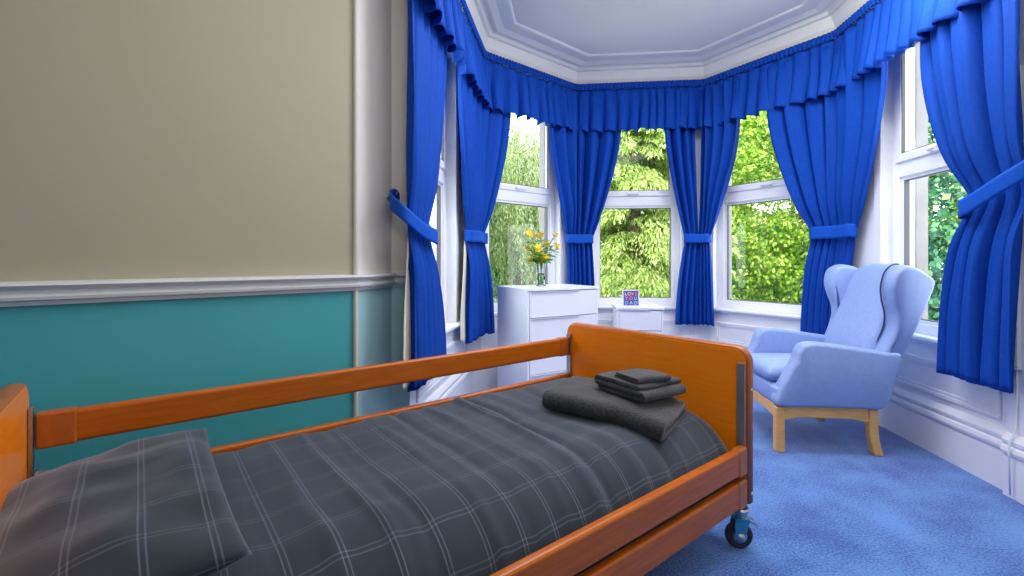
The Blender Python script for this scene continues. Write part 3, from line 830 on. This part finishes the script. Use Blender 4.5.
# ------------------------------------------------------------------ bedside cabinet + card
BC = empty('bedside_cabinet', (.935, 4.135, 0), math.radians(-5)); tag(BC, 'small white bedside cabinet under the middle bay window', 'cabinet')
w, d, h = .40, .33, .69
bm = B(); box(bm, 0, .016, 0, d, 0, h - .022); box(bm, w - .016, w, 0, d, 0, h - .022); box(bm, .016, w - .016, d - .01, d, .05, h - .022); box(bm, .016, w - .016, .01, d - .01, .05, .07); obj('carcass', bm, FURN, BC, bevel=.002)
bm = B(); box(bm, -.008, w + .008, -.012, d, h - .022, h); obj('top', bm, FURN, BC, bevel=.004)
bm = B(); box(bm, .018, w - .018, -.002, .016, .485, h - .028); dr = obj('drawer', bm, FURN, BC, bevel=.002)
bm = B(); box(bm, .018, w - .018, -.002, .016, .06, .478); do = obj('door', bm, FURN, BC, bevel=.002)
for p_, z in ((dr, h - .028), (do, .478)):
    bm = B(); prism(bm, [(-.002, z - .010), (-.011, z - .006), (-.013, z + .001), (-.010, z + .001), (-.007, z - .003), (-.002, z - .004)], .03, w * .70, lambda p, q, r_: (r_, p, q)); obj('handle', bm, FURN, p_)
CA = empty('greeting_card', (1.0, 4.20, .69), math.radians(-4)); tag(CA, 'purple greeting card with bright lettering standing on the small white cabinet', 'card')
CARDP = mat('purple_card_print', (.10, .05, .38), .5, (.16, .06, .45), 12); CARDW = mat('white_card', (.85, .85, .87), .6)
cw, chh = .15, .15; tl = math.radians(-6)
TM = Matrix.Rotation(tl, 4, 'X')
bm = B(); box(bm, 0, cw, -.0008, .0008, 0, chh, TM); obj('front_leaf', bm, CARDW, CA)
bm = B(); box(bm, .009, cw - .009, -.0016, -.0009, .009, chh - .009, TM); obj('print_panel', bm, CARDP, CA)
bm = B(); box(bm, 0, cw, -.0008, .0008, 0, chh, Matrix.Rotation(math.radians(-14), 4, 'Z') @ Matrix.Rotation(0.02, 4, 'X')); ob = obj('back_leaf', bm, CARDW, CA); ob.location = (0, .02, 0); ob.rotation_euler = (0, 0, .35)
LC = [(.9, .9, .85), (.1, .75, .8), (.95, .25, .08), (.95, .75, .1), (.95, .15, .35), (.2, .8, .45), (.95, .5, .1)]
def letter(ch, x, z, size, col, parent):
    cu = bpy.data.curves.new('t', 'FONT'); cu.body = ch; cu.size = size; cu.extrude = .0004; cu.offset = .0006; cu.align_x = 'CENTER'
    t = bpy.data.objects.new('t', cu); link(t); bpy.context.view_layer.update()
    me = bpy.data.meshes.new_from_object(t.evaluated_get(bpy.context.evaluated_depsgraph_get()))
    bpy.data.objects.remove(t)
    me.transform(TM @ Matrix.Translation((x, -.0022, z)) @ Matrix.Rotation(PI / 2, 4, 'X'))
    return obj('letter', me, mat('letter_' + ch, col, .5), parent)
ci = 0
for row, z in (('LOVE', .100), ('YOU', .060), ('DAD', .019)):
    n = len(row)
    for k, ch in enumerate(row):
        letter(ch, cw / 2 + (k - (n - 1) / 2) * (.031 if n == 4 else .040), z, .041, LC[(ci * 3 + ci // 4) % 7], CA); ci += 1

# ------------------------------------------------------------------ cable trunking by the right pier
CT = empty('cable_trunking', (R1[0] - .012, R1[1] - .05, 0)); tag(CT, 'thin white cable trunking on the wall at the right end of the bay', 'trunking')
bm = B(); box(bm, -.010, .012, -.013, .013, .62, 2.0); obj('cover', bm, TRUNKW, CT, bevel=.003)
bm = B(); box(bm, -.013, .012, -.016, .016, .60, .625); obj('end_cap', bm, TRUNKW, CT, bevel=.003)
bm = B(); tube(bm, [(0.002, 0, .60), (.002, 0, .45), (-.004, 0, .32), (-.020, 0, .29), (-.034, 0, .26), (-.036, 0, .20), (-.030, 0, .02)], .004, 8); obj('cable', bm, TRUNKW, CT, smooth=True)

# ------------------------------------------------------------------ garden beyond the glass
bm = B(); box(bm, -24, 30, 5.0, 60, -.9, -.6); gd = obj('lawn', bm, GRASS); tag(gd, 'green lawn outside the bay window', 'lawn', kind='stuff')

def leaves_mesh(name, P, D, Wd, Ln):
    """diamond leaves: P base points, D directions, Wd half widths, Ln lengths"""
    n = len(P); D = D / np.linalg.norm(D, axis=1)[:, None]
    R = rng.normal(size=(n, 3)); Sd = np.cross(D, R); Sd /= np.linalg.norm(Sd, axis=1)[:, None]
    Nn = np.cross(Sd, D)
    V = np.empty((n, 4, 3))
    V[:, 0] = P; V[:, 1] = P + D * (Ln * .45)[:, None] + Sd * Wd[:, None] + Nn * (Ln * .1)[:, None]
    V[:, 2] = P + D * Ln[:, None]; V[:, 3] = P + D * (Ln * .45)[:, None] - Sd * Wd[:, None] + Nn * (Ln * .1)[:, None]
    me = bpy.data.meshes.new(name)
    me.vertices.add(n * 4); me.vertices.foreach_set('co', V.reshape(-1).astype(np.float32))
    me.loops.add(n * 4); me.loops.foreach_set('vertex_index', np.arange(n * 4, dtype=np.int32))
    me.polygons.add(n); me.polygons.foreach_set('loop_start', np.arange(0, n * 4, 4, dtype=np.int32)); me.polygons.foreach_set('loop_total', np.full(n, 4, dtype=np.int32))
    me.update(calc_edges=True); me.validate()
    return me
ZG = -.597
def tree_root(name, x, y, label, cat='tree', group=None):
    t = empty(name, (x, y, ZG)); tag(t, label, cat, group); return t
def trunk(t, h, r, lean=(0, 0)):
    bm = B(); tube(bm, [(lean[0] * k / 6 + .05 * math.sin(k), lean[1] * k / 6, h * k / 6) for k in range(7)], [r * (1 - .11 * k) for k in range(7)], 10); obj('trunk', bm, BARK, t, smooth=True)

def conifer(x, y, H, Rb, m, label, nb=640, leaf=(.014, .10), name='conifer_tree'):
    t = tree_root(name, x, y, label); trunk(t, H * .95, .16)
    P = []; D = []
    for k in range(nb):
        h = H * (.03 + .95 * rng.random()); L = Rb * (1 - (h / H) ** 1.6 * .75) * rng.uniform(.75, 1.08); a = rng.uniform(0, 2 * PI)
        n = 46; q = np.linspace(.25, 1, n) ** .8
        xr = L * q; z = h + .18 * L * q - .42 * L * q ** 2.4
        sw = (rng.random(n) - .5)
        wid = .45 * L * (1 - q * .55)
        for rep in range(6):
            lat = (rng.random(n) - .5) * wid
            px = xr * math.cos(a) - lat * math.sin(a); py = xr * math.sin(a) + lat * math.cos(a)
            pz = z - .5 * np.abs(lat) ** 1.2 - .05 * rng.random(n)
            P.append(np.stack([px, py, pz], -1))
            dx = math.cos(a) * .5 - math.sin(a) * np.sign(lat) * .35; dy = math.sin(a) * .5 + math.cos(a) * np.sign(lat) * .35
            D.append(np.stack([dx + .25 * rng.normal(size=n), dy + .25 * rng.normal(size=n), -.75 + .25 * rng.normal(size=n)], -1))
    P = np.concatenate(P); D = np.concatenate(D); k = P[:, 2] > .22; P = P[k]; D = D[k]; n = len(P)
    obj('foliage', leaves_mesh('foliage', P, D, leaf[0] * rng.uniform(.6, 1.2, n), leaf[1] * rng.uniform(.6, 1.3, n)), m, t)
def willow(x, y, H, R, m, label, ns=900):
    t = tree_root('weeping_willow_tree', x, y, label); trunk(t, H * .8, .2)
    P = []; D = []
    for k in range(ns):
        a = rng.uniform(0, 2 * PI); rr = R * math.sqrt(rng.uniform(.15, 1)); top = H * (1 - .42 * (rr / R) ** 2) * rng.uniform(.55, 1); L = min(top - .25, rng.uniform(1.0, 2.6)); n = int(L * 34)
        q = np.linspace(0, 1, n); out = .25 * np.sqrt(q)
        px = (rr + out) * math.cos(a) + .04 * rng.normal(size=n); py = (rr + out) * math.sin(a) + .04 * rng.normal(size=n); pz = top - L * q
        for rep in range(2):
            P.append(np.stack([px, py, pz], -1)); D.append(np.stack([.35 * rng.normal(size=n), .35 * rng.normal(size=n), -np.ones(n)], -1))
    P = np.concatenate(P); D = np.concatenate(D); n = len(P)
    obj('foliage', leaves_mesh('foliage', P, D, .012 * rng.uniform(.6, 1.3, n), .11 * rng.uniform(.6, 1.3, n)), m, t)
def broadleaf(x, y, H, R, m, label, nc=620, per=80, leaf=(.038, .105), zc=.55, name='broadleaf_tree', cat='tree', squash=1.0, group=None, clump=.34):
    t = tree_root(name, x, y, label, cat, group); trunk(t, H * .7, .12 if H > 2.5 else .05)
    P = []; D = []
    for k in range(nc):
        v = rng.normal(size=3); v /= np.linalg.norm(v); rad = rng.uniform(.6, 1.0) * (1 + .12 * mnoise.noise(Vector(tuple(v * 2))))
        c = np.array([v[0] * R, v[1] * R * squash, H * zc + v[2] * H * (1 - zc) * 1.0]) * np.array([rad, rad, 1])
        c[2] = max(c[2], .15)
        q = rng.normal(size=(per, 3)) * clump * np.array([.55, .55, .35]); q[:, 2] -= .25 * (q[:, 0] ** 2 + q[:, 1] ** 2)
        P.append(c + q)
        D.append(v * .7 + rng.normal(size=(per, 3)) * .55 + np.array([0, 0, -.45]))
    P = np.concatenate(P); P[:, 2] = np.maximum(P[:, 2], .20); D = np.concatenate(D); n = len(P)
    obj('foliage', leaves_mesh('foliage', P, D, leaf[0] * rng.uniform(.6, 1.2, n), leaf[1] * rng.uniform(.6, 1.25, n)), m, t)

G_CON = leaf_mat('drooping_conifer_needles', [(0, (.13, .25, .03)), (.35, (.32, .47, .08)), (.7, (.52, .66, .18)), (1, (.74, .80, .40))])
G_WIL = leaf_mat('willow_leaves', [(0, (.16, .28, .07)), (.5, (.38, .50, .18)), (1, (.66, .74, .42))])
G_DARK = leaf_mat('dark_evergreen_needles', [(0, (.015, .07, .045)), (.6, (.05, .17, .09)), (1, (.14, .30, .12))])
G_BRO = leaf_mat('broad_leaves', [(0, (.10, .24, .015)), (.4, (.26, .46, .03)), (.75, (.44, .62, .07)), (1, (.66, .76, .22))])
G_IVY = leaf_mat('blue_green_leaves', [(0, (.02, .12, .07)), (.5, (.08, .27, .13)), (.85, (.20, .42, .17)), (1, (.45, .55, .25))])
G_YEL = leaf_mat('light_green_leaves', [(0, (.22, .38, .05)), (.5, (.45, .58, .12)), (1, (.72, .78, .34))])
conifer(2.35, 9.0, 6.2, 2.05, G_CON, 'bright green conifer with drooping boughs filling the middle bay window')
willow(.15, 13.0, 6.6, 1.75, G_WIL, 'pale weeping willow with hanging strands seen through the left angled window')
conifer(-1.55, 9.2, 6.0, 1.3, G_DARK, 'dark green conifer left of the pale willow, through the left angled window', nb=210, leaf=(.03, .15))
broadleaf(6.7, 10.7, 5.8, 2.1, G_BRO, 'leafy bright green tree filling the right angled window')
broadleaf(6.7, 6.3, 4.6, 1.45, G_IVY, 'blue-green leafy tree seen through the far right window beside the armchair', nc=330, leaf=(.04, .10))
broadleaf(10.0, 16.5, 7.4, 2.8, G_YEL, 'light green tree far behind the leafy tree in the right angled window', nc=420, leaf=(.06, .15))
broadleaf(-5.0, 9.2, 5.0, 1.5, G_YEL, 'light green tree left of the willow, seen past the left side window', nc=200, leaf=(.05, .13))
broadleaf(3.7, 18.2, 7.6, 2.8, G_BRO, 'tall green tree far behind the bright drooping conifer', nc=420, leaf=(.07, .18))
broadleaf(-2.2, 19.2, 7.8, 2.5, G_YEL, 'tall pale green tree in the far background behind the willow', nc=420, leaf=(.07, .18))
broadleaf(.6, 17.0, 2.6, 1.9, G_DARK, 'low dark green hedge on the lawn behind the weeping willow', nc=200, per=90, leaf=(.06, .14), name='garden_hedge', cat='hedge', squash=.5)
broadleaf(8.2, 13.4, 2.6, 1.8, G_IVY, 'low blue-green hedge behind the leafy tree in the right angled window', nc=200, per=90, leaf=(.06, .14), name='garden_hedge', cat='hedge', squash=.4)
broadleaf(11.8, 9.0, 6.0, 2.5, G_BRO, 'tall green tree far behind the blue-green one on the right', nc=300, leaf=(.07, .18))

# ------------------------------------------------------------------ light
wd = bpy.data.worlds.new('world'); S.world = wd; wd.use_nodes = True
bg = wd.node_tree.nodes['Background']; bg.inputs[0].default_value = (.86, .93, 1, 1); bg.inputs[1].default_value = 5.0
def light(name, kind, loc, energy, col=(1, 1, 1), size=(1, 1), target=None, rot=None, portal=False):
    l = bpy.data.lights.new(name, kind); l.energy = energy; l.color = col
    if kind == 'AREA':
        l.shape = 'RECTANGLE'; l.size, l.size_y = size
        if portal: l.cycles.is_portal = True
    o = bpy.data.objects.new(name, l); link(o); o.location = loc
    if target is not None: o.rotation_euler = (Vector(target) - Vector(loc)).to_track_quat('-Z', 'Y').to_euler()
    return o
sun = light('sun', 'SUN', (0, 0, 8), 4.5, (1, .96, .88), target=(.9, 2.2, 8 - 2.0)); sun.data.angle = .02
for k, side in enumerate(('left', 'left_cant', 'center', 'right_cant', 'right')):
    M, L = frame_of(WB[k], WB[k + 1]); s0, s1 = WIN[side]
    c = M @ Vector(((s0 + s1) / 2, .38, (Z0 + Z1) / 2)); tg = M @ Vector(((s0 + s1) / 2, -1, (Z0 + Z1) / 2))
    light('window_portal', 'AREA', c, 1, size=(s1 - s0, Z1 - Z0), target=tg, portal=True)
light('bay_top_fill', 'AREA', (1.0, 2.55, 2.93), 46, (.99, .96, 1), (1.7, 1.1), target=(1.0, 2.55, 0))  # added fill above the view to brighten the bay, no real fitting
light('room_top_fill', 'AREA', (.55, .75, 2.93), 27, (1, .96, .93), (1.8, 1.6), target=(.5, .6, 0))  # added soft fill for bed and left wall, no real fitting

pl = light('bay_side_fill', 'POINT', (2.02, 2.35, 2.74), 24, (1, .97, .92)); pl.data.shadow_soft_size = .14  # unseen point light added to brighten the left pier and bay ceiling
light('bounce_fill', 'AREA', (.3, -.7, 2.0), 9, (1, .93, .82), (.6, .6), target=(.9, 1.8, 2.96))  # unseen fill added behind the camera, aimed up to lift the ceiling

S.view_settings.view_transform = 'Standard'; S.view_settings.look = 'None'; S.view_settings.exposure = .12
S.cycles.use_denoising = True; S.cycles.max_bounces = 8; S.cycles.diffuse_bounces = 4; S.cycles.transparent_max_bounces = 16
S.cycles.sample_clamp_indirect = 6; S.cycles.caustics_reflective = False; S.cycles.caustics_refractive = False
